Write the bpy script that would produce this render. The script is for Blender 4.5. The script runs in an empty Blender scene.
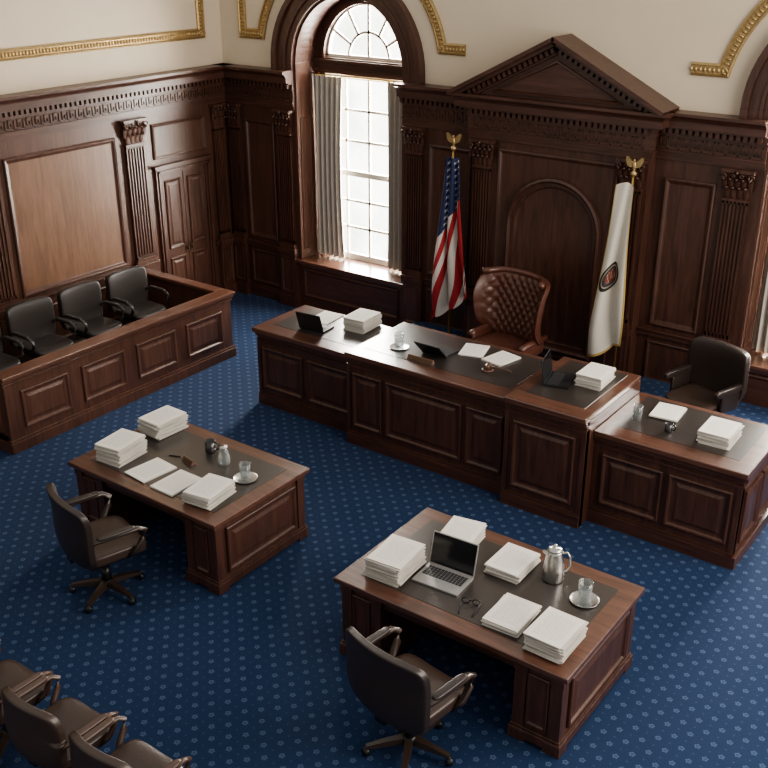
import bpy, math, random
from mathutils import Matrix, Vector
random.seed(7)
pi=math.pi
scene=bpy.context.scene
COL=scene.collection
# ------------------------------------------------------------------ materials
def newmat(name):
    m=bpy.data.materials.new(name); m.use_nodes=True
    nt=m.node_tree; b=nt.nodes.get("Principled BSDF")
    return m,nt,b
def nd(nt,t,**kw):
    n=nt.nodes.new(t)
    for k,v in kw.items(): setattr(n,k,v)
    return n
def math_(nt,op,a,b=None,c=None):
    n=nd(nt,"ShaderNodeMath",operation=op)
    for i,x in enumerate((a,b,c)):
        if x is None: continue
        if isinstance(x,(int,float)): n.inputs[i].default_value=x
        else: nt.links.new(x,n.inputs[i])
    return n.outputs[0]
def mixc(nt,fac,a,b):
    n=nd(nt,"ShaderNodeMix",data_type='RGBA')
    if isinstance(fac,(int,float)): n.inputs[0].default_value=fac
    else: nt.links.new(fac,n.inputs[0])
    for i,x in ((6,a),(7,b)):
        if isinstance(x,tuple): n.inputs[i].default_value=(*x,1) if len(x)==3 else x
        else: nt.links.new(x,n.inputs[i])
    return n.outputs[2]
def plain(name,col,rough=.5,metal=0.,coat=0.,var=.12,scale=30,bump=0.,spec=.5,vs=(1,1,1)):
    m,nt,b=newmat(name)
    tc=nd(nt,"ShaderNodeTexCoord"); no=nd(nt,"ShaderNodeTexNoise"); mp=nd(nt,"ShaderNodeMapping"); mp.inputs["Scale"].default_value=vs
    no.inputs["Scale"].default_value=scale; no.inputs["Detail"].default_value=3
    nt.links.new(tc.outputs["Object"],mp.inputs["Vector"]); nt.links.new(mp.outputs[0],no.inputs["Vector"])
    c1=tuple(max(0,c*(1-var)) for c in col); c2=tuple(min(1,c*(1+var)) for c in col)
    nt.links.new(mixc(nt,no.outputs["Fac"],c1,c2),b.inputs["Base Color"])
    b.inputs["Roughness"].default_value=rough; b.inputs["Metallic"].default_value=metal
    b.inputs["Coat Weight"].default_value=coat; b.inputs["Specular IOR Level"].default_value=spec
    b.inputs["Coat Roughness"].default_value=.18
    if bump:
        bp=nd(nt,"ShaderNodeBump"); bp.inputs["Strength"].default_value=bump; bp.inputs["Distance"].default_value=.01
        nt.links.new(no.outputs["Fac"],bp.inputs["Height"]); nt.links.new(bp.outputs[0],b.inputs["Normal"])
    return m
def wood(name,c1,c2,axis='z',rough=.42,coat=.35,cr=.25):
    m,nt,b=newmat(name)
    tc=nd(nt,"ShaderNodeTexCoord"); mp=nd(nt,"ShaderNodeMapping")
    s={'x':(1.2,14,14),'y':(14,1.2,14),'z':(14,14,1.2)}[axis]
    mp.inputs["Scale"].default_value=s
    nt.links.new(tc.outputs["Object"],mp.inputs["Vector"])
    n1=nd(nt,"ShaderNodeTexNoise"); n1.inputs["Scale"].default_value=1.1; n1.inputs["Detail"].default_value=6; n1.inputs["Distortion"].default_value=1.2
    n2=nd(nt,"ShaderNodeTexNoise"); n2.inputs["Scale"].default_value=7; n2.inputs["Detail"].default_value=4
    n3=nd(nt,"ShaderNodeTexNoise"); n3.inputs["Scale"].default_value=.9; n3.inputs["Detail"].default_value=2
    nt.links.new(mp.outputs[0],n1.inputs["Vector"]); nt.links.new(mp.outputs[0],n2.inputs["Vector"]); nt.links.new(tc.outputs["Object"],n3.inputs["Vector"])
    f=math_(nt,'ADD',math_(nt,'MULTIPLY',n1.outputs["Fac"],.6),math_(nt,'MULTIPLY',n2.outputs["Fac"],.25))
    f=math_(nt,'ADD',f,math_(nt,'MULTIPLY',n3.outputs["Fac"],.2))
    r=nd(nt,"ShaderNodeValToRGB"); r.color_ramp.elements[0].position=.36; r.color_ramp.elements[1].position=.68
    r.color_ramp.elements[0].color=(*c1,1); r.color_ramp.elements[1].color=(*c2,1)
    nt.links.new(f,r.inputs[0]); nt.links.new(r.outputs[0],b.inputs["Base Color"])
    b.inputs["Roughness"].default_value=rough; b.inputs["Coat Weight"].default_value=coat; b.inputs["Coat Roughness"].default_value=cr
    bp=nd(nt,"ShaderNodeBump"); bp.inputs["Strength"].default_value=.10; bp.inputs["Distance"].default_value=.004
    nt.links.new(f,bp.inputs["Height"]); nt.links.new(bp.outputs[0],b.inputs["Normal"])
    return m
W_Z=wood("mahogany_vertical",(.034,.0138,.0088),(.092,.039,.0255),'z')
W_X=wood("mahogany_along_x",(.034,.0138,.0088),(.092,.039,.0255),'x')
W_Y=wood("mahogany_along_y",(.040,.0165,.0105),(.102,.044,.029),'y')
W_PAN=wood("pale_lit_panel_mahogany",(.125,.064,.038),(.22,.118,.073),'z')  # paler wood field, with the light on the left wall mixed into its colour
W_LZ=wood("window_lit_mahogany",(.046,.0197,.0125),(.120,.053,.0345),'z')  # same mahogany, lightened: window light on left wall and reveals is in the colour
W_JZ=wood("lit_jury_mahogany",(.053,.0225,.0138),(.132,.058,.037),'z')  # same mahogany, lightened: light falling on the jury front is in the colour
W_JY=wood("jury_rail_mahogany",(.062,.026,.016),(.15,.067,.042),'y',.35,.6,.2)
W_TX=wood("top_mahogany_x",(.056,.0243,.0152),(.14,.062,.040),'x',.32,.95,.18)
W_DX=wood("desk_mahogany",(.036,.0152,.0098),(.092,.0395,.0255),'z')
LEA_TOP=plain("desk_leather_inset",(.036,.029,.026),.32,coat=.8,scale=90,bump=.03)
LEA_BLK=plain("black_brown_leather",(.030,.021,.0185),.38,coat=.15,scale=60,bump=.10)
LEA_JUR=plain("black_jury_leather",(.034,.028,.026),.4,coat=.12,scale=60,bump=.10)
LEA_BRN=plain("oxblood_brown_leather",(.092,.034,.022),.34,coat=.25,scale=50,bump=.12,var=.25)
LEA_SEAT=plain("brown_leather_seat",(.048,.030,.023),.4,coat=.1,scale=60,bump=.12)
LEA_GAL=plain("gallery_brown_leather",(.045,.028,.022),.38,coat=.15,scale=60,bump=.12)
GOLD=plain("antique_gold",(.44,.32,.16),.42,metal=.7,scale=25,bump=.3,var=.35)
BRASS=plain("brass",(.6,.42,.16),.3,metal=1)
DBRASS=plain("dark_bronze",(.12,.08,.05),.35,metal=.9)
PLASTER=plain("cream_plaster",(.63,.54,.42),.85,scale=2.5,var=.04)
METAL=plain("brushed_steel",(.55,.54,.52),.28,metal=1,scale=120)
BLACKM=plain("black_metal",(.015,.015,.016),.35,metal=.3)
PLASTIC=plain("dark_plastic",(.012,.012,.014),.4)
SILVER=plain("aluminium_grey",(.42,.41,.40),.4,metal=.6)
SCREEN=plain("screen_black",(.006,.007,.009),.12,coat=.5)
KEYS=plain("keyboard_keys",(.03,.03,.033),.5,scale=200,var=.6)
SASH=plain("painted_sash",(.74,.69,.60),.5)
PAPER=plain("paper_edges",(.52,.495,.45),.8,scale=1.5,var=.45,vs=(4,4,260))
CERAM=plain("dark_ceramic",(.02,.02,.022),.25,coat=.5)
SOLE=plain("brown_nameplate",(.10,.045,.026),.35,coat=.4)
CURT=plain("grey_beige_curtain",(.44,.40,.35),.9,scale=9)
def glassmat(name,k,g):
    m,nt,b=newmat(name); out=nt.nodes["Material Output"]
    tr=nd(nt,"ShaderNodeBsdfTransparent"); tr.inputs[0].default_value=(.96,.98,.98,1)
    lw=nd(nt,"ShaderNodeLayerWeight"); lw.inputs[0].default_value=.4
    no=nd(nt,"ShaderNodeTexNoise"); no.inputs["Scale"].default_value=6
    b.inputs["Roughness"].default_value=.05; nt.links.new(mixc(nt,no.outputs["Fac"],(.56,.58,.59),(.66,.68,.68)),b.inputs["Base Color"]); b.inputs["Coat Weight"].default_value=1; b.inputs["Metallic"].default_value=.5
    mx=nd(nt,"ShaderNodeMixShader")
    nt.links.new(math_(nt,'ADD',math_(nt,'MULTIPLY',lw.outputs["Facing"],g),k),mx.inputs[0])
    nt.links.new(tr.outputs[0],mx.inputs[1]); nt.links.new(b.outputs[0],mx.inputs[2]); nt.links.new(mx.outputs[0],out.inputs["Surface"])
    return m
GLASS=glassmat("clear_glass",.05,.65); WATER=glassmat("water",.02,.12)
def panemat():
    m,nt,b=newmat("glowing_window_glass")
    out=nt.nodes["Material Output"]; tr=nd(nt,"ShaderNodeBsdfTransparent"); em=nd(nt,"ShaderNodeEmission"); mx=nd(nt,"ShaderNodeAddShader")
    tc=nd(nt,"ShaderNodeTexCoord"); no=nd(nt,"ShaderNodeTexNoise"); no.inputs["Scale"].default_value=1.4; no.inputs["Detail"].default_value=5; no.inputs["Roughness"].default_value=.6
    nt.links.new(tc.outputs["Object"],no.inputs["Vector"])
    mr=nd(nt,"ShaderNodeMapRange"); mr.inputs[1].default_value=.36; mr.inputs[2].default_value=.60
    nt.links.new(no.outputs["Fac"],mr.inputs[0])
    nt.links.new(mixc(nt,mr.outputs[0],(.56,.59,.48),(1,.985,.93)),em.inputs["Color"]); em.inputs["Strength"].default_value=3.7  # pane itself emits, standing in for the bright sky outside
    nt.links.new(tr.outputs[0],mx.inputs[0]); nt.links.new(em.outputs[0],mx.inputs[1]); nt.links.new(mx.outputs[0],out.inputs["Surface"])
    return m
PANE=panemat()
def carpet():
    m,nt,b=newmat("blue_patterned_carpet")
    tc=nd(nt,"ShaderNodeTexCoord"); sp=nd(nt,"ShaderNodeSeparateXYZ"); nt.links.new(tc.outputs["Object"],sp.inputs[0])
    x,y=sp.outputs[0],sp.outputs[1]
    S=.13
    p=math_(nt,'DIVIDE',math_(nt,'ADD',x,y),S*1.4142); q=math_(nt,'DIVIDE',math_(nt,'SUBTRACT',x,y),S*1.4142)
    def loc(v,o): return math_(nt,'SUBTRACT',math_(nt,'FRACT',math_(nt,'ADD',v,o)),.5)
    def smooth(v,e0,e1):
        mr=nd(nt,"ShaderNodeMapRange",interpolation_type='SMOOTHSTEP'); mr.inputs[1].default_value=e0; mr.inputs[2].default_value=e1
        nt.links.new(v,mr.inputs[0]); return mr.outputs[0]
    a,c=loc(p,0.),loc(q,0.)
    rr=math_(nt,'SQRT',math_(nt,'ADD',math_(nt,'MULTIPLY',a,a),math_(nt,'MULTIPLY',c,c)))
    th=math_(nt,'ARCTAN2',a,c)
    rad=math_(nt,'ADD',.15,math_(nt,'MULTIPLY',math_(nt,'COSINE',math_(nt,'MULTIPLY',th,5)),.035))
    band=math_(nt,'ABSOLUTE',math_(nt,'SUBTRACT',rr,math_(nt,'MULTIPLY',rad,.85)))
    ring=math_(nt,'SUBTRACT',1.,smooth(band,.025,.06))
    core=math_(nt,'MULTIPLY',math_(nt,'SUBTRACT',1.,smooth(rr,.02,.06)),.8)
    a2,c2=loc(p,.5),loc(q,.5)
    r2=math_(nt,'SQRT',math_(nt,'ADD',math_(nt,'MULTIPLY',a2,a2),math_(nt,'MULTIPLY',c2,c2)))
    d2=math_(nt,'MULTIPLY',math_(nt,'SUBTRACT',1.,smooth(r2,.03,.08)),.4)
    mk=math_(nt,'MAXIMUM',math_(nt,'MAXIMUM',ring,core),d2)
    no=nd(nt,"ShaderNodeTexNoise"); no.inputs["Scale"].default_value=140; no.inputs["Detail"].default_value=2
    nt.links.new(tc.outputs["Object"],no.inputs["Vector"])
    n2=nd(nt,"ShaderNodeTexNoise"); n2.inputs["Scale"].default_value=1.3; nt.links.new(tc.outputs["Object"],n2.inputs["Vector"])
    base=mixc(nt,no.outputs["Fac"],(.006,.0185,.056),(.017,.043,.112))
    base=mixc(nt,math_(nt,'MULTIPLY',n2.outputs["Fac"],.35),base,(.008,.025,.072))
    mk=math_(nt,'MULTIPLY',mk,math_(nt,'ADD',.22,math_(nt,'MULTIPLY',no.outputs["Fac"],.6)))
    colr=mixc(nt,mk,base,(.12,.185,.30))
    nt.links.new(colr,b.inputs["Base Color"]); b.inputs["Roughness"].default_value=.85; b.inputs["Specular IOR Level"].default_value=.2
    b.inputs["Sheen Weight"].default_value=.05
    bp=nd(nt,"ShaderNodeBump"); bp.inputs["Strength"].default_value=.4; bp.inputs["Distance"].default_value=.01
    nt.links.new(no.outputs["Fac"],bp.inputs["Height"]); nt.links.new(bp.outputs[0],b.inputs["Normal"])
    return m
CARPET=carpet()
def page():
    m,nt,b=newmat("printed_page")
    tc=nd(nt,"ShaderNodeTexCoord"); sp=nd(nt,"ShaderNodeSeparateXYZ"); nt.links.new(tc.outputs["Object"],sp.inputs[0])
    x,y=sp.outputs[0],sp.outputs[1]
    line=math_(nt,'GREATER_THAN',math_(nt,'FRACT',math_(nt,'MULTIPLY',y,44)),.5)
    mp=nd(nt,"ShaderNodeMapping"); mp.inputs["Scale"].default_value=(80,44,1); nt.links.new(tc.outputs["Object"],mp.inputs["Vector"])
    no=nd(nt,"ShaderNodeTexNoise"); no.inputs["Scale"].default_value=1.0; nt.links.new(mp.outputs[0],no.inputs["Vector"])
    g=math_(nt,'GREATER_THAN',no.outputs["Fac"],.42)
    mx=math_(nt,'LESS_THAN',math_(nt,'ABSOLUTE',x),.11); my=math_(nt,'LESS_THAN',math_(nt,'ABSOLUTE',y),.15)
    k=math_(nt,'MULTIPLY',math_(nt,'MULTIPLY',line,g),math_(nt,'MULTIPLY',mx,my))
    nt.links.new(mixc(nt,math_(nt,'MULTIPLY',k,.3),(.66,.63,.575),(.2,.2,.2)),b.inputs["Base Color"])
    b.inputs["Roughness"].default_value=.8
    return m
PAGE=page()
def flagmat_us():
    m,nt,b=newmat("flag_stripes_and_stars")
    uv=nd(nt,"ShaderNodeTexCoord"); sp=nd(nt,"ShaderNodeSeparateXYZ"); nt.links.new(uv.outputs["UV"],sp.inputs[0])
    s,t=sp.outputs[0],sp.outputs[1]
    wob=math_(nt,'MULTIPLY',math_(nt,'SINE',math_(nt,'ADD',math_(nt,'MULTIPLY',t,8.),math_(nt,'MULTIPLY',s,5.))),.30)
    st=math_(nt,'ADD',math_(nt,'ADD',math_(nt,'MULTIPLY',s,5.4),math_(nt,'MULTIPLY',math_(nt,'MULTIPLY',t,t),1.5)),wob)
    red=math_(nt,'GREATER_THAN',math_(nt,'FRACT',st),.5)
    colr=mixc(nt,red,(.55,.51,.47),(.31,.018,.024))
    can=math_(nt,'LESS_THAN',math_(nt,'ADD',t,math_(nt,'MULTIPLY',s,.26)),.52)
    gx=math_(nt,'SUBTRACT',math_(nt,'FRACT',math_(nt,'MULTIPLY',s,5)),.5)
    gy=math_(nt,'SUBTRACT',math_(nt,'FRACT',math_(nt,'ADD',math_(nt,'MULTIPLY',t,24),math_(nt,'MULTIPLY',s,2.5))),.5)
    ra=math_(nt,'SQRT',math_(nt,'ADD',math_(nt,'MULTIPLY',gx,gx),math_(nt,'MULTIPLY',gy,gy)))
    th=math_(nt,'ARCTAN2',gy,gx)
    star=math_(nt,'LESS_THAN',ra,math_(nt,'ADD',.18,math_(nt,'MULTIPLY',math_(nt,'COSINE',math_(nt,'MULTIPLY',th,5)),.08)))
    blue=mixc(nt,star,(.011,.019,.070),(.45,.45,.48))
    nt.links.new(mixc(nt,can,colr,blue),b.inputs["Base Color"]); b.inputs["Roughness"].default_value=.75
    return m
def flagmat_white():
    m,nt,b=newmat("white_flag_with_seal")
    uv=nd(nt,"ShaderNodeTexCoord"); sp=nd(nt,"ShaderNodeSeparateXYZ"); nt.links.new(uv.outputs["UV"],sp.inputs[0])
    s,t=sp.outputs[0],sp.outputs[1]
    dx=math_(nt,'MULTIPLY',math_(nt,'SUBTRACT',s,.42),.44); dy=math_(nt,'MULTIPLY',math_(nt,'SUBTRACT',t,.54),2.1)
    r=math_(nt,'SQRT',math_(nt,'ADD',math_(nt,'MULTIPLY',dx,dx),math_(nt,'MULTIPLY',dy,dy)))
    c=mixc(nt,math_(nt,'LESS_THAN',r,.165),(.60,.565,.49),(.030,.025,.026))
    c=mixc(nt,math_(nt,'LESS_THAN',r,.130),c,(.42,.36,.25))
    c=mixc(nt,math_(nt,'LESS_THAN',r,.118),c,(.05,.045,.055))
    no=nd(nt,"ShaderNodeTexVoronoi"); no.inputs["Scale"].default_value=26; nt.links.new(uv.outputs["UV"],no.inputs["Vector"])
    c2=mixc(nt,math_(nt,'GREATER_THAN',no.outputs["Distance"],.4),(.38,.30,.17),(.20,.045,.04))
    c=mixc(nt,math_(nt,'LESS_THAN',r,.08),c,c2)
    fr=math_(nt,'GREATER_THAN',math_(nt,'ABSOLUTE',math_(nt,'SUBTRACT',s,.5)),.462)
    fr=math_(nt,'MAXIMUM',fr,math_(nt,'GREATER_THAN',t,.985))
    c=mixc(nt,fr,c,(.42,.29,.10))
    nt.links.new(c,b.inputs["Base Color"]); b.inputs["Roughness"].default_value=.7
    return m
FLAG_US=flagmat_us(); FLAG_W=flagmat_white()
# ------------------------------------------------------------------ mesh builder
class MB:
    def __init__(s,M=None):
        s.v=[];s.f=[];s.fm=[];s.fs=[];s.mats=[];s.M=M or Matrix.Identity(4);s.uv=None;s.weld=False
    def add(s,vs,fs,mat,smooth=False,M=None):
        T=s.M@M if M is not None else s.M
        o=len(s.v); s.v+= [tuple(T@Vector(p)) for p in vs]
        if mat not in s.mats: s.mats.append(mat)
        mi=s.mats.index(mat)
        for f in fs: s.f.append([i+o for i in f]); s.fm.append(mi); s.fs.append(smooth)
    def box(s,x0,y0,z0,x1,y1,z1,mat,M=None):
        x0,x1=min(x0,x1),max(x0,x1);y0,y1=min(y0,y1),max(y0,y1);z0,z1=min(z0,z1),max(z0,z1)
        vs=[(x,y,z) for z in(z0,z1) for y in(y0,y1) for x in(x0,x1)]
        s.add(vs,[(0,2,3,1),(4,5,7,6),(0,1,5,4),(2,6,7,3),(0,4,6,2),(1,3,7,5)],mat,M=M)
    def loops(s,loops,mat,cap0=True,cap1=True,smooth=False,M=None,closed=True):
        n=len(loops[0]); vs=[p for L in loops for p in L]; fs=[]
        for i in range(len(loops)-1):
            for j in range(n if closed else n-1):
                k=(j+1)%n
                fs.append((i*n+j,i*n+k,(i+1)*n+k,(i+1)*n+j))
        if closed:
            if cap0: fs.append(tuple(reversed(range(n))))
            if cap1: fs.append(tuple((len(loops)-1)*n+j for j in range(n)))
        s.add(vs,fs,mat,smooth,M)
    def lathe(s,prof,mat,n=20,c=(0,0,0),smooth=True,M=None,cap0=True,cap1=True):
        s.loops([[(c[0]+r*math.cos(2*pi*j/n),c[1]+r*math.sin(2*pi*j/n),c[2]+z) for j in range(n)] for r,z in prof],mat,cap0,cap1,smooth,M)
    def prism(s,pts,z0,z1,mat,M=None):
        s.loops([[(x,y,z0) for x,y in pts],[(x,y,z1) for x,y in pts]],mat,M=M)
    def tube(s,pts,r,mat,n=8,ry=None,M=None,smooth=True):
        L=[];P=[Vector(p) for p in pts]
        up0=Vector((0,0,1))
        for i,p in enumerate(P):
            d=(P[min(i+1,len(P)-1)]-P[max(i-1,0)]).normalized()
            up=up0 if abs(d.dot(up0))<.95 else Vector((0,1,0))
            a=d.cross(up).normalized(); b=a.cross(d).normalized()
            L.append([tuple(p+a*(r*math.cos(2*pi*j/n))+b*((ry or r)*math.sin(2*pi*j/n))) for j in range(n)])
        s.loops(L,mat,True,True,smooth,M)
    def cushion(s,w,d,h,mat,e=5,n=8,M=None,deform=None):
        vs=[];fs=[]
        for ax in range(3):
            for sg in(-1,1):
                o=len(vs)
                for i in range(n+1):
                    for j in range(n+1):
                        a=-1+2*i/n;b=-1+2*j/n
                        p=[0,0,0];p[ax]=sg;p[(ax+1)%3]=a;p[(ax+2)%3]=b
                        k=(abs(p[0])**e+abs(p[1])**e+abs(p[2])**e)**(1/e)
                        q=[p[0]/k*w/2,p[1]/k*d/2,p[2]/k*h/2]
                        if deform:q=deform(*q)
                        vs.append(tuple(q))
                for i in range(n):
                    for j in range(n):
                        f=[o+i*(n+1)+j,o+(i+1)*(n+1)+j,o+(i+1)*(n+1)+j+1,o+i*(n+1)+j+1]
                        fs.append(f if sg>0 else f[::-1])
        s.add(vs,fs,mat,True,M); s.weld=True
    def ringpanel(s,ptf,prof,mat,fill,M=None):
        L=[[(x,y,h) for x,y in ptf(i)] for i,h in prof]
        s.loops(L,mat,False,False,M=M)
        s.add(L[-1],[tuple(range(len(L[-1])))],fill,M=M)
    def mesh(s,name):
        me=bpy.data.meshes.new(name); me.from_pydata(s.v,[],s.f)
        for m in s.mats: me.materials.append(m)
        for i,p in enumerate(me.polygons): p.material_index=s.fm[i]; p.use_smooth=s.fs[i]
        import bmesh
        bm=bmesh.new(); bm.from_mesh(me)
        if s.weld: bmesh.ops.remove_doubles(bm,verts=bm.verts,dist=1e-5)
        bmesh.ops.recalc_face_normals(bm,faces=bm.faces)
        bm.to_mesh(me); bm.free(); me.update()
        return me
    def obj(s,name,parent=None,bevel=0,loc=(0,0,0),rot=0,**props):
        return mkobj(name,s.mesh(name),parent,bevel,loc,rot,**props)
def mkobj(name,me,parent=None,bevel=0,loc=(0,0,0),rot=0,**props):
    o=bpy.data.objects.new(name,me); COL.objects.link(o)
    if parent: o.parent=parent
    o.location=loc
    o.rotation_euler=rot if isinstance(rot,tuple) else (0,0,rot)
    if bevel:
        b=o.modifiers.new("bevel",'BEVEL'); b.width=bevel; b.segments=2; b.limit_method='ANGLE'; b.angle_limit=.7
    for k,v in props.items(): o[k]=v
    return o
def thing(name,label,cat,loc=(0,0,0),rot=0,group=None):
    o=mkobj(name,None,None,0,loc,rot); o.empty_display_size=.1
    o["label"]=label;o["category"]=cat
    if group:o["group"]=group
    return o
class Proto:
    def __init__(s): s.parts=[]
    def add(s,name,mb,bevel=0,loc=(0,0,0),rot=0,parent=-1,label=None,mesh=None):
        s.parts.append((name,mesh or mb.mesh(name),bevel,loc,rot,parent,label)); return len(s.parts)-1
    def place(s,name,label,cat,loc,rot=0,group=None,scale=None):
        root=thing(name,label,cat,loc,rot,group)
        if scale: root.scale=(scale,)*3
        os=[]
        for n,me,bv,l,r,p,lb in s.parts:
            o=mkobj(n,me,root if p<0 else os[p],bv,l,r)
            if lb:o["label"]=lb
            os.append(o)
        return root
def FB(y,x=0): return Matrix(((1,0,0,x),(0,0,-1,y),(0,1,0,0),(0,0,0,1)))      # u=X v=Z n=-Y
def FL(x,y=0): return Matrix(((0,0,1,x),(1,0,0,y),(0,1,0,0),(0,0,0,1)))       # u=Y v=Z n=+X
def FR(x): return Matrix(((0,0,-1,x),(1,0,0,0),(0,1,0,0),(0,0,0,1)))          # n=-X
def rect(u0,v0,u1,v1): return lambda i:[(u0+i,v0+i),(u1-i,v0+i),(u1-i,v1-i),(u0+i,v1-i)]
def archpts(uc,v0,hw,vs,n=24):
    def f(i):
        r=hw-i
        return [(uc-r,v0+i),(uc+r,v0+i)]+[(uc+r*math.cos(a),vs+r*math.sin(a)) for a in [pi*k/n for k in range(n+1)]]
    return f
PROF=[(0,0),(0,.022),(.012,.03),(.028,.026),(.04,.010),(.055,.006)]
PROFR=PROF+[(.075,.006),(.11,.018)]
def panel(mb,u0,v0,u1,v1,mat,fill=None,base=0,raised=False,sc=1.):
    pr=[(i*sc,base+h*sc) for i,h in (PROFR if raised else PROF)]
    mb.ringpanel(rect(u0,v0,u1,v1),pr,mat,fill or mat)
# ------------------------------------------------------------------ room shell
S=dict(kind="structure")
CEN=(2.45,9.45); OPH=1.0; ZS=3.8; SILL=.8; CT=3.70; WT=6.3
CX0,CX1,PC=4.69,7.15,5.92
mb=MB(); mb.box(-.6,-14,-.1,13.5,.9,0,CARPET); mb.obj("floor",**S)
mb=MB(FL(0)); mb.box(-13,0,-.3,.0,CT,0,W_LZ); mb.box(-13,CT,-.3,0,WT,0,PLASTER)
def sec(mb,u0,u1,light=False,wm=W_Z):
    panel(mb,u0,1.02,u1,2.9,wm,W_PAN if light else wm,sc=1.3)
    panel(mb,u0,.24,u1,.80,wm,sc=1)
sec(mb,-4.12,-2.28,True,W_LZ); sec(mb,-6.7,-4.75,True,W_LZ); sec(mb,-9.3,-7.2,True,W_LZ)
panel(mb,-1.58,2.46,-.50,2.98,W_LZ)
mb.obj("wall_left",**S)
mb=MB(FB(0))
for a,b in((-.3,1.45),(3.45,8.45),(10.45,13.5)):
    mb.box(a,0,-.6,b,CT,0,W_Z); mb.box(a,CT,-.6,b,WT,0,PLASTER)
for c in CEN:
    mb.box(c-1,0,-.6,c+1,SILL-.04,0,W_Z)
    n=28
    pts=[(c+OPH*math.cos(pi*k/n),ZS+OPH*math.sin(pi*k/n)) for k in range(n+1)]
    for k in range(n):
        (xa,za),(xb,zb)=pts[k],pts[k+1]
        mb.prism([(xa,za),(xa,WT),(xb,WT),(xb,zb)],-.6,0,PLASTER)
    panel(mb,c-.92,.2,c+.92,.66,W_X)
sec(mb,.42,1.02); sec(mb,3.88,4.57); sec(mb,7.30,7.92)
mb.box(CX0,0,0,CX1,CT,.2,W_Z)
panel(mb,5.10,.32,6.78,3.02,W_Z,base=.2,sc=1.2)
mb.ringpanel(archpts(5.96,.42,.67,2.07),[(0,.2),(0,.275),(.03,.29),(.06,.265),(.075,.265),(.075,.24),(.11,.24),(.12,.215),(.135,.209)],W_Z,W_Z)
mb.obj("wall_back",**S)
def rail(name,M,segs,n0=0,wm=W_X):
    mb=MB(M)
    for a,b in segs:
        mb.box(a,0,n0,b,.16,n0+.035,wm); mb.box(a,.16,n0,b,.19,n0+.02,wm)
        mb.box(a,.86,n0,b,.93,n0+.035,wm); mb.box(a,.93,n0,b,.955,n0+.055,wm)
    mb.obj(name,bevel=.006,**S)
rail("baseboard_left",FL(0),[(-9.5,-1.66),(-.42,0)],0,W_Y)
rail("baseboard_back",FB(0),[(0,1.1),(3.8,CX0),(CX1,8.0)])
tn=[0]
def trim(mb,bevel=0,**k):
    tn[0]+=1; return mb.obj("trim_%d"%tn[0],bevel=bevel,**S)
def key(mb,u,v,w,h,n,mat):
    t=.012
    def b(a,c,d,e): mb.box(u+a,v+c,n,u+d,v+e,n+.013,mat)
    b(0,0,w,t); b(w-t,0,w,h); b(.028,h-t,w,h); b(.028,.032,.028+t,h); b(.028,.032,w*.64,.032+t); b(w*.64-t,.032,w*.64,h*.62)
ML=FL(0);MBk=FB(0)
def entab(M,u0,u1,n0,oL=0,oR=0):
    mb=MB(M); wm=W_X if M is not ML else W_Y
    def b(v0,v1,p,q=None):
        mb.box(u0-(p if oL else 0),v0,n0-.02,u1+(p if oR else 0),v1,n0+p,wm)
    b(3.12,3.17,.035); b(3.17,3.215,.05); b(3.215,3.235,.07)
    b(3.235,3.41,.05); b(3.41,3.43,.07); b(3.43,3.50,.06); b(3.50,3.525,.14); b(3.525,3.60,.19)
    L=[]
    for p,v in((.19,3.60),(.20,3.62),(.23,3.65),(.26,3.665),(.26,3.70)):
        ua=u0-(p if oL else 0);ub=u1+(p if oR else 0)
        L.append([(ua,v,n0-.02),(ub,v,n0-.02),(ub,v,n0+p),(ua,v,n0+p)])
    mb.loops(L,wm)
    k=u0
    while k<u1-.03:
        mb.box(k,3.437,n0+.05,k+.045,3.499,n0+.12,wm); k+=.08
    w=.14;k=u0+.02
    while k+w<u1:
        key(mb,k,3.25,w*.92,.135,n0+.05,wm); k+=w
    return trim(mb)
entab(ML,-9.5,0,0); entab(MBk,0,1.45,0); entab(MBk,3.45,CX0,0); entab(MBk,CX1,8.45,0); entab(MBk,10.45,13.3,0)
entab(MBk,CX0,CX1,.2,1,1)
mb=MB(FB(0)); c=PC; hw=1.44; ap=.73; ang=math.atan2(ap,hw); Ln=math.hypot(hw,ap)
mb.prism([(c-hw+.05,3.70),(c+hw-.05,3.70),(c,3.70+ap-.03)],0,.30,W_X)
mb.ringpanel(lambda i:[(c-hw*.62+i*2.3,3.74+i),(c+hw*.62-i*2.3,3.74+i),(c,3.74+ap*.60-i*1.1)],[(0,.30),(0,.34),(.02,.345),(.035,.31)],W_X,W_X)
for sgn in(1,-1):
    T=Matrix.Translation((c-hw,3.70,0))@Matrix.Rotation(ang,4,'Z')
    if sgn<0: T=Matrix.Translation((c+hw,3.70,0))@Matrix.Rotation(-ang,4,'Z')@Matrix.Scale(-1,4,(1,0,0))
    e=Ln+.0
    mb.box(0.0,-.02,.0,e+.015,.03,.50,W_X,T); mb.box(.03,-.065,.0,e,-.02,.44,W_X,T); mb.box(.12,-.155,.0,e-.04,-.135,.35,W_X,T)
    mb.box(.15,-.135,.0,e-.03,-.065,.31,W_X,T)
    k=.2
    while k<e-.08:
        mb.box(k,-.130,.31,k+.045,-.067,.385,W_X,T); k+=.08
trim(mb)
def leaf(mb,u,v,w,h,n,mat,out=.07):
    prof=[(0,0),(.012,.3),(.018,.6),(.03,.85),(out*.75,1.0),(out,.93),(out,.82)]
    ws=[.7,.9,1,.95,.75,.45,.15]
    L=[]
    for (pn,pv),k in zip(prof,ws):
        L.append([(u-w/2*k,v+h*pv,n+pn*.8),(u,v+h*pv,n+pn+.012),(u+w/2*k,v+h*pv,n+pn*.8)])
    mb.loops(L,mat,False,False,True,closed=False)
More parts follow.
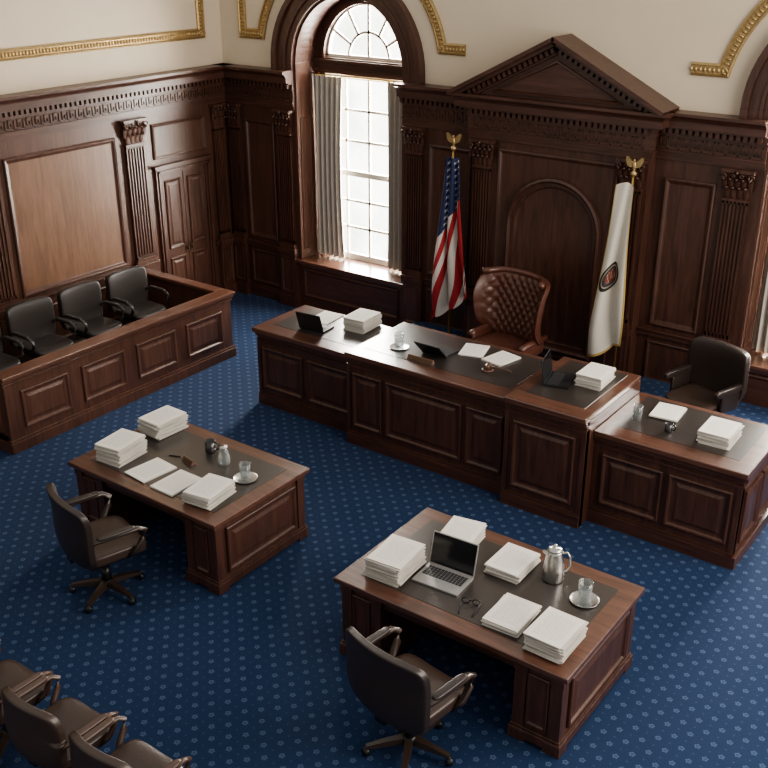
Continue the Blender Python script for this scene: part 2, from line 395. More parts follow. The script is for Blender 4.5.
def capital(mb,u,v,w,h,n,mat):
    mb.loops([[(u-w/2*a,v+h*b,n-.02),(u+w/2*a,v+h*b,n-.02),(u+w/2*a,v+h*b,n+.05+g),(u-w/2*a,v+h*b,n+.05+g)] for a,b,g in((.92,0,0),(.95,.5,.01),(1.1,.88,.05))],mat)
    mb.box(u-w*.66,v+h*.89,n-.02,u+w*.66,v+h,n+.13,mat)
    mb.box(u-w*.54,v-.02,n-.02,u+w*.54,v+.01,n+.075,mat)
    for i in range(4): leaf(mb,u-w*.5+w*(i+.5)/4,v+.01,w*.25,h*.42,n+.05,mat,.075)
    for i in range(5): leaf(mb,u-w*.52+w*1.04*i/4,v+h*.30,w*.23,h*.42,n+.06,mat,.08)
    for sgn in(-1,1):
        for r,uo,vo in((.042,.54,.76),(.026,.16,.78)):
            cu=u+sgn*w*uo; cv=v+h*vo
            pts=[(cu+sgn*rr*math.cos(a),cv+rr*math.sin(a),n+.115) for a,rr in[(k*.6,r*(1-k*.075)) for k in range(11)]]
            mb.tube(pts,.010,mat,6)
    mb.lathe([(.0,0),(.02,.01),(.024,.025),(.0,.035)],mat,8,M=Matrix.Translation((u,v+h*.92,n+.13)))
def pilaster(M,u,w,n0,top=3.12,wm=None):
    wm=wm or W_Z; mb=MB(M); ch=.36
    mb.box(u-w*.62,0,n0,u+w*.62,.95,n0+.085,wm); mb.box(u-w*.68,0,n0,u+w*.68,.17,n0+.11,wm); mb.box(u-w*.68,.88,n0,u+w*.68,.96,n0+.11,wm)
    mb.ringpanel(rect(u-w*.45,.24,u+w*.45,.82),[(0,.085+n0),(0,.1+n0),(.015,.1+n0),(.03,.088+n0)],wm,wm)
    mb.box(u-w*.60,.96,n0,u+w*.60,1.01,n0+.085,wm); mb.box(u-w*.55,1.01,n0,u+w*.55,1.05,n0+.075,wm)
    mb.box(u-w/2,1.05,n0,u+w/2,top-ch,n0+.038,wm)
    k=6
    for i in range(k+1):
        uu=u-w/2+(w-.02)*i/k
        mb.box(uu,1.05,n0+.03,uu+.02,top-ch,n0+.06,wm)
    mb.box(u-w/2,1.05,n0+.03,u+w/2,1.10,n0+.06,wm);mb.box(u-w/2,top-ch-.05,n0+.03,u+w/2,top-ch,n0+.06,wm)
    capital(mb,u,top-ch,w,ch,n0,wm)
    return trim(mb)
for u,w in((-1.95,.34),(-4.42,.34),(-6.95,.34)): pilaster(ML,u,w,0,wm=W_LZ)
for u,w,n in((.2,.22,0),(1.25,.26,0),(3.66,.26,0),(4.88,.27,.2),(6.96,.27,.2),(8.18,.29,0),(10.68,.29,0)): pilaster(MBk,u,w,n)
pilaster(ML,-.24,.22,0,wm=W_LZ)
def arcband(mb,cx,cz,r0,r1,n0,n1,mat,a0=0,a1=pi,n=30):
    L=[]
    for k in range(n+1):
        a=a0+(a1-a0)*k/n;cs,sn=math.cos(a),math.sin(a)
        L.append([(cx+r0*cs,cz+r0*sn,n0),(cx+r1*cs,cz+r1*sn,n0),(cx+r1*cs,cz+r1*sn,n1),(cx+r0*cs,cz+r0*sn,n1)])
    mb.loops(L,mat)
for c in CEN:
    mb=MB(MBk)
    for r0,r1,n1 in((1.0,1.1,.06),(1.1,1.14,.09),(1.14,1.26,.08),(1.26,1.34,.13)):
        arcband(mb,c,ZS,r0,r1,-.02,n1,W_Z)
        for sg in(-1,1): mb.box(c+sg*r0,CT-.01,-.02,c+sg*r1,ZS,n1,W_Z)
    mb.box(c-.11,ZS+.97,-.02,c+.11,ZS+1.42,.17,W_Z)
    arcband(mb,c,ZS,.965,1.0,-.58,.0,W_Z)
    for sg in(-1,1):
        mb.box(c+sg*.965,SILL,-.58,c+sg*1.0,ZS,0.005,W_LZ)
        mb.M=FL(c+sg*.965) if sg<0 else FR(c+sg*.965)
        panel(mb,.06,.95,.30,3.0,W_LZ,sc=.6)
        mb.M=MBk
    trim(mb,.004)
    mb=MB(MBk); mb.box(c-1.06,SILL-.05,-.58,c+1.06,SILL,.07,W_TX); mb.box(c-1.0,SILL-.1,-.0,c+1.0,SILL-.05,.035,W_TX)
    trim(mb,.008)
def goldpath(M,paths):
    mb=MB(M)
    for pts in paths:
        P=[Vector((p[0],p[1],0)) for p in pts]; n=len(P)
        def nrm(i):
            d0=(P[i]-P[i-1]).normalized() if i>0 else (P[1]-P[0]).normalized()
            d1=(P[i+1]-P[i]).normalized() if i<n-1 else d0
            a=Vector((-d0.y,d0.x,0));b=Vector((-d1.y,d1.x,0)); m=(a+b); m=m/max(.3,(m.dot(a)))
            return m
        L=[]
        prof=[(0,0),(0,.025),(.02,.035),(.03,.015),(.11,.015),(.12,.035),(.145,.025),(.145,0)]
        for i in range(n):
            m=nrm(i); L.append([tuple(P[i]+m*o+Vector((0,0,h))) for o,h in prof])
        mb.loops(L,GOLD)
        step=.052; acc=0
        for i in range(n-1):
            seg=P[i+1]-P[i]; l=seg.length; d=seg/l; m=Vector((-d.y,d.x,0)); s=step-acc if acc else 0
            while s<l:
                q=P[i]+d*s+m*.07
                T=Matrix.Translation((q.x,q.y,.014))@Matrix.Rotation(math.atan2(d.y,d.x),4,'Z')
                mb.lathe([(.02,0),(.018,.012),(.008,.02)],GOLD,7,M=T@Matrix.Diagonal((1,1.7,1,1)),cap0=False)
                s+=step
            acc=(l-(s-step))
    return trim(mb)
goldpath(ML,[[(-9,4.10),(-.36,4.10),(-.36,5.9)]])
def arcl(c,r,a0,a1,n=24): return [(c+r*math.cos(a0+(a1-a0)*k/n),ZS+r*math.sin(a0+(a1-a0)*k/n)) for k in range(n+1)]
R=1.58; th=math.asin((4.10-ZS)/R)
goldpath(MBk,[[(.40,5.9),(.40,4.10)]+arcl(2.45,R,pi-th,pi*.62,16)])
goldpath(MBk,[arcl(2.45,R,pi*.38,th,16)+[(4.42,4.10)]])
goldpath(MBk,[[(7.46,4.10)]+arcl(9.45,R,pi-th,pi*.62,16)])
# ------------------------------------------------------------------ windows
for wi,c in enumerate(CEN):
    w=mkobj("window_%d"%(wi+1),None,**S)
    mb=MB(MBk); n0,n1=-.56,-.46
    arcband(mb,c,ZS+.06,.82,.97,n0,n1,W_Z); arcband(mb,c,ZS+.06,.78,.83,n0,n1+.03,W_Z)
    for sg in(-1,1): mb.box(c+sg*.90,SILL,n0,c+sg*.97,ZS+.06,n1,W_Z)
    mb.box(c-.97,3.64,n0,c+.97,3.86,n1+.05,W_X); mb.box(c-.97,3.80,n0,c+.97,3.84,n1+.09,W_X); mb.box(c-.97,3.66,n0,c+.97,3.70,n1+.07,W_X)
    mb.obj("frame",w,**S)
    mb=MB(MBk); n1=-.50
    for sg in(-1,1): mb.box(c+sg*.82,SILL,n0,c+sg*.9,3.64,n1,SASH)
    mb.box(c-.9,SILL,n0,c+.9,SILL+.09,n1,SASH); mb.box(c-.9,3.57,n0,c+.9,3.64,n1,SASH); mb.box(c-.9,2.13,n0,c+.9,2.21,n1+.02,SASH)
    for k in(-.43,0,.43): mb.box(c+k-.018,SILL,n0+.02,c+k+.018,3.64,n1-.005,SASH)
    for z in(1.32,1.74,2.66,3.12): mb.box(c-.88,z-.018,n0+.02,c+.88,z+.018,n1-.005,SASH)
    cz=3.88
    arcband(mb,c,cz,.74,.79,n0,n1,SASH); arcband(mb,c,cz,.35,.385,n0+.02,n1-.005,SASH)
    mb.box(c-.78,cz-.03,n0,c+.78,cz+.03,n1,SASH)
    for a in(pi/6,pi/3,pi/2,2*pi/3,5*pi/6):
        T=Matrix.Translation((c,cz,0))@Matrix.Rotation(a,4,'Z'); mb.box(.0 if a==pi/2 else .36,-.018,n0+.02,.77,.018,n1-.005,SASH,T)
    mb.obj("sash",w,**S)
    mb=MB(MBk); mb.add([(c-.9,SILL,-.545),(c+.9,SILL,-.545),(c+.9,3.64,-.545),(c-.9,3.64,-.545)],[(0,1,2,3)],PANE)
    pts=[(c+.78*math.cos(pi*k/24),cz+.78*math.sin(pi*k/24),-.545) for k in range(25)]
    mb.add(pts,[tuple(range(25))],PANE); mb.obj("glass_pane",w,**S)
def curtain(x0,x1,y,label):
    mb=MB(); n=70;m=20;vs=[];fs=[]
    for j in range(m+1):
        t=j/m; z=3.60-t*2.77
        for i in range(n+1):
            s=i/n; x=x0+(x1-x0)*(s)*(1-.06*math.sin(pi*t)); amp=.036+.014*t
            vs.append((x,y+amp*math.sin(s*2*pi*5.5+.6*math.sin(3*t)),z))
    for j in range(m):
        for i in range(n): fs.append((j*(n+1)+i,j*(n+1)+i+1,(j+1)*(n+1)+i+1,(j+1)*(n+1)+i))
    mb.add(vs,fs,CURT,True); return mb.obj("curtain",label=label,category="curtain",group="window curtains")
for c in CEN:
    curtain(c-.94,c-.40,.37,"grey-beige curtain hanging in arched window recess"); curtain(c+.44,c+.94,.37,"grey-beige curtain hanging in arched window recess")
    mb=MB(); mb.tube([(c-.96,.37,3.62),(c+.96,.37,3.62)],.012,BRASS,8); mb.obj("curtain_rod",label="thin brass curtain rod across the window recess",category="curtain rod")
# ------------------------------------------------------------------ door
d=mkobj("door_1",None,**S)
mb=MB(ML); u0,u1,t=-1.60,-.47,2.32
for k,(o,n1) in enumerate(((0,.05),(.035,.07),(.07,.045))):
    a=o;b=o+.035
    mb.box(u0+a,0,0,u0+b,t-a,n1,W_LZ);mb.box(u1-b,0,0,u1-a,t-a,n1,W_LZ);mb.box(u0+a,t-b,0,u1-a,t-a,n1,W_LZ)
mb.box(u0-.04,t,0,u1+.04,t+.05,.09,W_Y)
mb.obj("door_casing",d,bevel=.004,**S)
um=(u0+u1)/2
for a,b in((u0+.105,um-.004),(um+.004,u1-.105)):
    mb=MB(ML); mb.box(a,.01,0,b,t-.105,.015,W_LZ)
    panel(mb,a+.07,1.05,b-.07,t-.2,W_LZ,base=.015,raised=True,sc=.8); panel(mb,a+.07,.16,b-.07,.9,W_LZ,base=.015,raised=True,sc=.8)
    leaf_o=mb.obj("door_leaf",d,**S)
    s=um-.045 if b<um+.01 else um+.045
    mb=MB(ML); mb.box(s-.015,.93,.015,s+.015,1.09,.021,DBRASS); mb.lathe([(.008,0),(.008,.035),(.020,.04),(.022,.052),(.012,.06)],DBRASS,14,M=Matrix.Translation((s,1.0,.02)))
    mb.obj("door_handle",leaf_o,label="dark bronze door knob",**S)
# ------------------------------------------------------------------ jury box
JX,JY0,JY1,JH=2.02,-5.87,-2.17,.98
jb=thing("jury_box","panelled mahogany jury box with wide top rail","jury box",(1.1,-4.0,0))
def L(x,y,z=0): return Matrix.Translation((-x,-y,-z))
T=L(1.1,-4.0)
mb=MB(T@FL(JX-.07))
mb.box(JY0,0,0,JY1,JH-.05,.05,W_JZ)
npan=4; a0=JY0+.10; wd=(JY1-JY0-.20)/npan
for i in range(npan): panel(mb,a0+i*wd+.10,.26,a0+(i+1)*wd-.10,JH-.24,W_JZ,base=.05,raised=True)
mb.box(JY0-.03,0,0,JY1+.03,.13,.085,W_JZ); mb.box(JY0-.02,.13,0,JY1+.02,.16,.07,W_JZ)
mb.box(JY0-.02,JH-.14,0,JY1+.02,JH-.11,.065,W_JZ); mb.box(JY0-.03,JH-.09,0,JY1+.03,JH-.05,.085,W_JZ)
mb.obj("front_panel",jb,bevel=.004)
for y,sg in((JY0,-1),(JY1,1)):
    M=T@(FB(y+.05) if sg<0 else FB(y))
    mb=MB(M); mb.box(.12,0,0,JX-.07,JH-.05,.05,W_JZ)
    if sg<0:
        for i in range(2): panel(mb,.2+i*.88,.24,.2+i*.88+.8,JH-.22,W_JZ,base=.05,raised=True)
        mb.box(.12,0,0,JX-.02,.13,.085,W_JZ)
    mb.obj("end_panel",jb,bevel=.004)
mb=MB(T)
mb.box(JX-.18,JY0-.04,JH-.05,JX+.05,JY1+.04,JH,W_JY)
mb.box(.10,JY0-.04,JH-.05,JX-.18,JY0+.10,JH,W_JY); mb.box(.10,JY1-.14,JH-.05,JX-.18,JY1+.04,JH,W_JY)
mb.obj("top_rail",jb,bevel=.012)
mb=MB(T); mb.box(.1,JY0+.0,0,JX-.07,JY1-.0,.2,LEA_TOP); mb.obj("raised_floor",jb)
mb=MB(T); mb.box(JX-.11,JY0+.05,.2,JX-.07,JY1-.05,JH-.05,W_JZ); mb.obj("inner_panel",jb)
# ------------------------------------------------------------------ chairs
def swivel(leather,seatl,woodm,bw=.60,bh=.56,be=5.5,bz=.74,curve=.8,th=.085,ar=.030,lean=.16,taper=.06,drop=.35,solid=False):
    P=Proto()
    mb=MB(); mb.cushion(.54,.52,.11,seatl,e=6,n=10,M=Matrix.Translation((0,.02,.47)),deform=lambda x,y,z:(x,y,z+(-.02*(1-(x/.27)**2) if z>0 else 0)+(-.03*max(0,y-.15)*4)))
    mb.box(-.2,-.18,.38,.2,.2,.42,BLACKM); P.add("seat",mb)
    def df(x,y,z):
        k=z/(bh/2)
        return (x*(1-taper*k*k if k>0 else 1-.06*k*k),y+curve*x*x-lean*z+.03*math.sin(k*2),z-(drop*x*x if z>0 else 0))
    mb=MB(); mb.cushion(bw,th,bh,leather,e=be,n=18,M=Matrix.Translation((0,-.27,bz)),deform=df)
    mb.box(-.04,-.27,.40,.04,-.235,.6,BLACKM); P.add("backrest",mb)
    for sg in(-1,1):
        mb=MB(); x=sg*.31
        if solid:
            mb.cushion(.06,.44,.07,leather,e=5,n=8,M=Matrix.Translation((x,-.02,.665)))
            mb.cushion(.035,.30,.22,leather,e=8,n=6,M=Matrix.Translation((x-sg*.005,-.06,.54)))
        else:
            pts=[(sg*.29,-.20,.66),(x,-.17,.68),(x+sg*.012,-.1,.69),(x+sg*.015,.05,.69),(x+sg*.01,.17,.685),(x,.225,.65),(x-sg*.005,.21,.58),(x-sg*.01,.15,.49),(sg*.25,.10,.43)]
            mb.tube(pts,ar,woodm,10,ry=ar*.75)
            mb.cushion(.035+ar*.9,.30,.03,leather if woodm is not WARM else woodm,e=4,n=6,M=Matrix.Translation((x+sg*.010,.0,.705)))
        P.add("armrest",mb)
    mb=MB(); mb.lathe([(.035,.12),(.035,.24),(.022,.24),(.022,.42)],BLACKM,14)
    mb.lathe([(.05,.07),(.055,.1),(.045,.13)],BLACKM,14)
    for k in range(5):
        T=Matrix.Rotation(2*pi*k/5+.3,4,'Z')
        mb.loops([[(x,-w,z0),(x,w,z0),(x,w*.8,z1),(x,-w*.8,z1)] for x,w,z0,z1 in((.03,.03,.075,.125),(.16,.024,.072,.108),(.28,.018,.062,.082))],DARKW,M=T)
    P.add("swivel_base",mb)
    for k in range(5):
        a=2*pi*k/5+.3; mb=MB()
        T=Matrix.Translation((.28*math.cos(a),.28*math.sin(a),.032))@Matrix.Rotation(a+.5,4,'Z')@Matrix.Rotation(pi/2,4,'Y')
        mb.lathe([(.0,-.022),(.024,-.02),(.031,-.012),(.031,.012),(.024,.02),(.0,.022)],PLASTIC,14,M=T,cap0=False,cap1=False)
        mb.lathe([(.008,.02),(.008,.07)],PLASTIC,8,c=(.28*math.cos(a),.28*math.sin(a),0))
        P.add("caster",mb)
    return P
WARM=plain("chair_arm_wood",(.075,.042,.031),.35,coat=.4)
DARKW=plain("chair_dark_arm",(.038,.024,.018),.35,coat=.4)
CH_DESK=swivel(LEA_BLK,LEA_SEAT,DARKW,.66,.53,8,.70,.62,.07,.028,.20,.02,.12)
CH_JURY=swivel(LEA_JUR,LEA_JUR,LEA_JUR,.66,.54,10,.73,.28,.10,.024,.16,.01,.10)
CH_WIT=swivel(LEA_BLK,LEA_SEAT,LEA_BLK,.70,.54,9,.75,.40,.09,.026,.16,.02,.12,True)
CH_GAL=swivel(LEA_GAL,LEA_GAL,WARM,.60,.50,6,.70,.8,.085,.024)
CH_DESK.place("office_chair","dark brown leather swivel chair beside paper-strewn desk","chair",(5.05,-7.03,0),-math.radians(16),scale=1.18)
CH_DESK.place("office_chair","dark brown leather swivel chair at desk with laptop","chair",(8.46,-7.02,0),-math.radians(8),scale=1.18)
for y,r in((-2.91,-.02),(-3.72,.02),(-4.53,-.02),(-5.34,0)):
    CH_JURY.place("jury_chair","black leather swivel chair inside the jury box","chair",(.96,y,.201),-pi/2+r,"black leather jury chairs",1.03)
for x in(5.24,5.96,6.68,7.40):
    CH_GAL.place("gallery_chair","brown leather gallery chair with slim wooden arms","chair",(x,-8.74,0),0,"gallery chairs in a row",1.02)
mb=MB(); mb.box(3.75,-2.3,0,9.5,-.02,.28,CARPET); mb.obj("floor_platform",**S)
CH_WIT.place("clerk_chair","wide dark leather swivel chair behind the clerk counter","chair",(8.50,-1.36,.281),pi-.30,scale=1.10)
P=Proto()
def tuft(x,z):
    a=x/.105;b=z/.14
    return .038*(abs(math.sin(pi*(a+b)/1))*abs(math.sin(pi*(a-b)/1)))**.45
def dj(x,y,z):
    k=z/.41
    wv=1+.05*math.sin((k+.2)*2.2)
    yy=y
    if y>.02: yy+=tuft(x,z)*max(0,1-(abs(x)/.43)**6)*max(0,1-abs(k)**8)
    wing=max(0,abs(x)-.32)*1.5*max(0,1-abs(k-.1)**2)
    return (x*wv,yy+.5*x*x*(.6+.5*abs(k))+wing-.12*z,z+.012*(1-(x/.44)**2)*max(0,k))
mb=MB(); mb.cushion(.98,.13,.82,LEA_BRN,e=10,n=54,M=Matrix.Translation((0,-.34,.95)),deform=dj)
for i in range(-7,8):
    for j in range(-6,7):
        if (i+j)%2==0:
            x=i*.105/2;z=j*.14/2
            if abs(x)<.38 and abs(z)<.36:
                q=dj(x,.066,z); mb.lathe([(.013,0),(.011,.006),(.004,.010)],LEA_BRN,8,M=Matrix.Translation((q[0],-.34+q[1]-.004,.95+q[2]))@Matrix.Rotation(-pi/2,4,'X'))
mb.tube([(x*.49/.49,-.30+.5*x*x*.9+(max(0,abs(x)-.32)*1.2)-.045,1.365+.012*(1-(x/.44)**2)) for x in [(-.46+.92*k/16) for k in range(17)]],.04,LEA_BRN,12)
P.add("backrest",mb)
mb=MB(); mb.cushion(.70,.64,.18,LEA_BRN,e=4,n=12,M=Matrix.Translation((0,.02,.48))); mb.box(-.3,-.28,.32,.3,.30,.41,W_X); P.add("seat",mb)
for sg in(-1,1):
    mb=MB(); mb.cushion(.09,.48,.18,LEA_BRN,e=4,n=8,M=Matrix.Translation((sg*.39,-.05,.52)))
    mb.tube([(sg*.39,-.34,.61),(sg*.395,-.1,.61),(sg*.40,.12,.60),(sg*.40,.20,.58)],.045,LEA_BRN,14)
    P.add("armrest",mb)
mb=MB(); mb.lathe([(.04,.1),(.04,.36)],BLACKM,14)
for k in range(5):
    T=Matrix.Rotation(2*pi*k/5,4,'Z'); mb.loops([[(x,-w,z0),(x,w,z0),(x,w*.8,z1),(x,-w*.8,z1)] for x,w,z0,z1 in((.03,.035,.05,.13),(.34,.02,.0,.05))],W_X,M=T)
P.add("swivel_base",mb)
P.place("judge_chair","high-back tufted brown leather judge chair behind the bench","chair",(5.88,-1.22,.281),pi-.14)
# ------------------------------------------------------------------ bench sections
def bench(x0,x1,yf,yb,top,pans,label,endR=False,endL=False,inset=True):
    cx=(x0+x1)/2; th=thing("bench_section",label,"judge bench",(cx,(yf+yb)/2,0),0,"mahogany court bench sections")
    T=L(cx,(yf+yb)/2); tt=.06
    mb=MB(T@FB(yf+.06)); 
    mb.box(x0,0,0,x1,top-tt,.06,W_Z)
    for a,b in pans: panel(mb,a,.24,b,top-.25,W_Z,base=.06,raised=True)
    mb.box(x0,0,0,x1,.13,.095,W_X); mb.box(x0,.13,0,x1,.16,.08,W_X)
    mb.box(x0,top-.18,0,x1,top-.155,.075,W_X); mb.box(x0,top-.10,0,x1,top-tt+.002,.10,W_X)
    mb.box(x0,.16,0,x0+.05,top-.18,.075,W_Z); mb.box(x1-.05,.16,0,x1,top-.18,.075,W_Z)
    mb.obj("front_panel",th)
    mb=MB(T@FL(x1-.06)); mb.box(yf+.06,0,0,yb,top-tt,.06,W_Z)
    if endR:
        w=(yb-yf-.1)/2
        for i in range(2): panel(mb,yf+.08+i*w,.24,yf+.04+(i+1)*w,top-.25,W_Z,base=.06,raised=True)
        mb.box(yf-.03,0,0,yb,.13,.095,W_Y); mb.box(yf-.03,top-.10,0,yb,top-tt+.002,.10,W_Y); mb.box(yf-.01,top-.18,0,yb,top-.155,.075,W_Y)
    mb.obj("end_panel",th)
    mb=MB(T); mb.box(x0,yf+.06,0,x0+.06,yb,top-tt,W_Z); mb.obj("end_panel",th)
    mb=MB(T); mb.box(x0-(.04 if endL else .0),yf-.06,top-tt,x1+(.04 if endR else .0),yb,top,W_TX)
    o=mb.obj("worktop",th,bevel=.010)
    mb=MB(T); mb.box(x0+.12,yf+.17,top,x1-.12,yb-.08,top+.003,LEA_TOP); mb.obj("leather_inset",th,label="dark leather writing surface")
    return th
bench(3.38,4.978,-3.10,-2.12,1.05,[(3.46,4.12),(4.20,4.88)],"lower mahogany bench section with papers and laptop",endL=True)
bench(4.979,7.168,-3.30,-2.15,1.18,[(5.06,5.48),(5.54,6.56),(6.62,7.08)],"wide mahogany bench section before the tufted chair")
bench(7.169,8.088,-3.43,-2.15,1.26,[(7.27,7.98)],"tall narrow mahogany bench section with open laptop")
bench(8.089,9.60,-3.22,-2.12,1.06,[(8.19,8.83),(8.89,9.52)],"end mahogany bench section with cup and documents",endR=True)
# ------------------------------------------------------------------ counsel desks
def desk(x0,x1,y0,y1,label):
    cx,cy=(x0+x1)/2,(y0+y1)/2; w,dp=(x1-x0)/2,(y1-y0)/2; H=.78
    th=thing("counsel_desk",label,"desk",(cx,cy,0),0,"mahogany counsel desks")
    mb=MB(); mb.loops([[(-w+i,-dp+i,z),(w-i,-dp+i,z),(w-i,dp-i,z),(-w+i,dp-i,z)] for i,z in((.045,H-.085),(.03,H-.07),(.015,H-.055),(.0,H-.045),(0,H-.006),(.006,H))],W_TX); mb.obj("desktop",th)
    mb=MB(); mb.box(-w+.16,-dp+.16,H,w-.16,dp-.16,H+.003,LEA_TOP); mb.obj("leather_inset",th,label="dark leather desktop inset")
    a=w-.045;b=dp-.045;pw=.40
    for sg in(-1,1):
        xa,xb=(a-pw,a) if sg>0 else(-a,-a+pw)
        mb=MB(); mb.box(xa+.015,-b+.015,.03,xb-.015,b-.015,H-.085,W_DX)
        for px in(xa,xb-.10):
            for py in(-b,b-.10): mb.box(px,py,0,px+.10,py+.10,H-.085,W_DX); mb.box(px-.02,py-.02,0,px+.12,py+.12,.10,W_DX); mb.box(px-.008,py-.008,H-.14,px+.108,py+.108,H-.085,W_DX)
        mb.box(xa-.018,-b-.018,.03,xb+.018,b+.018,.11,W_DX); mb.box(xa-.008,-b-.008,.11,xb+.008,b+.008,.135,W_DX)
        mb.M=FL(xb-.015) if sg>0 else FR(xa+.015); panel(mb,-b+.14,.17,b-.14,H-.13,W_DX,raised=True,sc=1)
        mb.M=FB(-b+.015); panel(mb,xa+.11,.17,xb-.11,H-.13,W_DX,raised=False,sc=.7)
        mb.M=Matrix.Identity(4); mb.obj("pedestal",th,bevel=.004)
    mb=MB(); mb.box(-a+pw-.02,-b+.04,H-.17,a-pw+.02,-b+.07,H-.085,W_X); mb.obj("apron",th)
    mb=MB(); mb.box(-a+pw-.02,b-.08,.12,a-pw+.02,b-.05,H-.085,W_DX); mb.obj("modesty_panel",th)
    return th
desk(3.92,5.96,-6.49,-5.16,"mahogany desk with leather top and paper stacks")
desk(7.31,9.44,-6.47,-5.09,"mahogany desk with open laptop and metal pitcher")
# ------------------------------------------------------------------ flags
def flag(x,y,mat,left,label,zt=2.98):
    th=thing("flag",label,"flag",(x,y,.28)); b=.28
    mb=MB(); mb.lathe([(.15,0),(.15,.02),(.12,.035),(.05,.06),(.03,.10)],BRASS,24); mb.obj("flag_stand",th,label="round brass stand")
    mb=MB(); mb.tube([(0,0,.05),(0,0,zt-b)],.015,BRASS,10); mb.obj("pole",th)
    mb=MB(); z=zt-b
    mb.lathe([(.012,0),(.035,.01),(.04,.035),(.02,.055),(.012,.07)],GOLD,14,c=(0,0,z))
    mb.cushion(.05,.045,.11,GOLD,e=2.3,n=6,M=Matrix.Translation((0,0,z+.12)))
    mb.cushion(.03,.04,.035,GOLD,e=2,n=5,M=Matrix.Translation((0,-.012,z+.185))); mb.lathe([(.010,0),(.001,.03)],GOLD,6,M=Matrix.Translation((0,-.03,z+.185))@Matrix.Rotation(pi/2+.4,4,'X'))
    for sg in(-1,1):
        mb.loops([[(sg*a,0.012,z+.10+c1),(sg*a,0.012,z+.10+c2),(sg*a,-.012,z+.10+c2),(sg*a,-.012,z+.10+c1)] for a,c1,c2 in((.012,.0,.06),(.05,.0,.09),(.085,.02,.12),(.105,.07,.12))],GOLD)
    mb.obj("eagle_finial",th,label="gold eagle finial with spread wings")
    n=90;m=44;vs=[];fs=[];uvs=[]
    for j in range(m+1):
        t=j/m
        w=left[0]+(left[1]-left[0])*min(1,t*1.2)**.9; A=left[6]
        for i in range(n+1):
            s=i/n
            ph=s*2*pi*left[5]+1.5*math.sin(t*2.6+.6)+left[4]
            xx=left[2]*w+s*w+.03*A*math.cos(ph)*(.4+t)+.018*math.sin(5*t+3*s)
            zz=zt-b-.12-t*(2.26-left[3]*s)+.05*math.sin(pi*s)*(1-t)+.04*A*math.sin(ph)*t
            yy=-.06+A*.075*math.sin(ph)*(.5+.7*t)+.02*math.sin(9*s+4*t)
            vs.append((xx,yy,zz)); uvs.append((s,t))
    for j in range(m):
        for i in range(n): fs.append((j*(n+1)+i,j*(n+1)+i+1,(j+1)*(n+1)+i+1,(j+1)*(n+1)+i))
    me=bpy.data.meshes.new("flag_cloth"); me.from_pydata(vs,[],fs); me.materials.append(mat)
    ul=me.uv_layers.new(name="UVMap")
    for lp in me.loops: ul.data[lp.index].uv=uvs[lp.vertex_index]
    for p in me.polygons:p.use_smooth=True
    mkobj("flag_cloth",me,th)
    return th
flag(4.60,-.52,FLAG_US,(.24,.60,-.46,.45,0,2.6,1.1),"american flag on pole with gold eagle finial")
flag(7.10,-.52,FLAG_W,(.22,.42,-.80,.30,2.2,1.35,.55),"white flag with round seal and gold fringe")
# ------------------------------------------------------------------ small objects
def stack(x,y,z,h,rot,label,n=None,w=.305,d=.40,group="paper stacks"):
    th=thing("paper_stack" if h>.035 else "document",label,"papers",(x,y,z),rot,group if h>.035 else None)
    n=n or max(1,int(h/.012)); t=h/n; zz=0; j=.011 if n>1 else .002
    for i in range(n):
        mb=MB(); k=2
        for q in range(k):
            o=random.uniform(-.004,.004);p=random.uniform(-.004,.004)
            mb.box(-w/2+o,-d/2+p,t*q/k+.0004,w/2+o,d/2+p,t*(q+.82)/k,PAPER if not(i==n-1 and q==k-1) else PAGE)
        mb.obj("document_bundle",th,loc=(random.uniform(-j,j),random.uniform(-j,j),zz),rot=random.uniform(-j*4,j*4)); zz+=t
    return th
def laptop(x,y,z,rot,label,base=PLASTIC,open_=105,w=.36):
    th=thing("laptop",label,"laptop",(x,y,z),rot); d=w*.68
    mb=MB(); mb.box(-w/2,-d/2,.002,w/2,d/2,.018,base); mb.box(-w*.13,-d*.44,.018,w*.13,-d*.14,.0188,SILVER if base is SILVER else BLACKM); mb.obj("laptop_base",th,bevel=.003)
    mb=MB()
    for r in range(5):
        for c in range(12):
            kx=-w*.44+c*w*.88/12; ky=-d*.08+r*d*.095; mb.box(kx,ky,.018,kx+w*.06,ky+d*.075,.0205,KEYS)
    mb.obj("keyboard",th)
    mb=MB(); T=Matrix.Translation((0,d/2-.003,.018))@Matrix.Rotation(-math.radians(open_-90),4,'X')
    mb.box(-w/2,-.0,0,w/2,.010,d,base,T); mb.box(-w/2+.008,-.0015,.012,w/2-.008,0,d-.008,SCREEN,T); mb.obj("screen",th,bevel=.002,label="dark laptop screen")
    return th
def pitcher(x,y,z,rot):
    th=thing("pitcher","brushed steel water pitcher with handle and lid","pitcher",(x,y,z),rot); th.scale=(1.35,)*3
    mb=MB(); mb.lathe([(.062,0),(.066,.01),(.064,.08),(.055,.15),(.045,.19),(.047,.205),(.040,.205)],METAL,28); mb.loops([[(.04,-.02,.17),(.04,.02,.17),(.04,.012,.2),(.04,-.012,.2)],[(.075,-.008,.195),(.075,.008,.195),(.072,.006,.205),(.072,-.006,.205)]],METAL); mb.obj("pitcher_body",th)
    mb=MB(); mb.lathe([(.047,.205),(.04,.218),(.02,.225),(.010,.228),(.012,.24),(.004,.248)],METAL,24); mb.obj("pitcher_lid",th)
    mb=MB(); mb.tube([(-.045,0,.185),(-.075,0,.185),(-.095,0,.155),(-.095,0,.09),(-.08,0,.055),(-.060,0,.045)],.008,METAL,8); mb.obj("pitcher_handle",th)
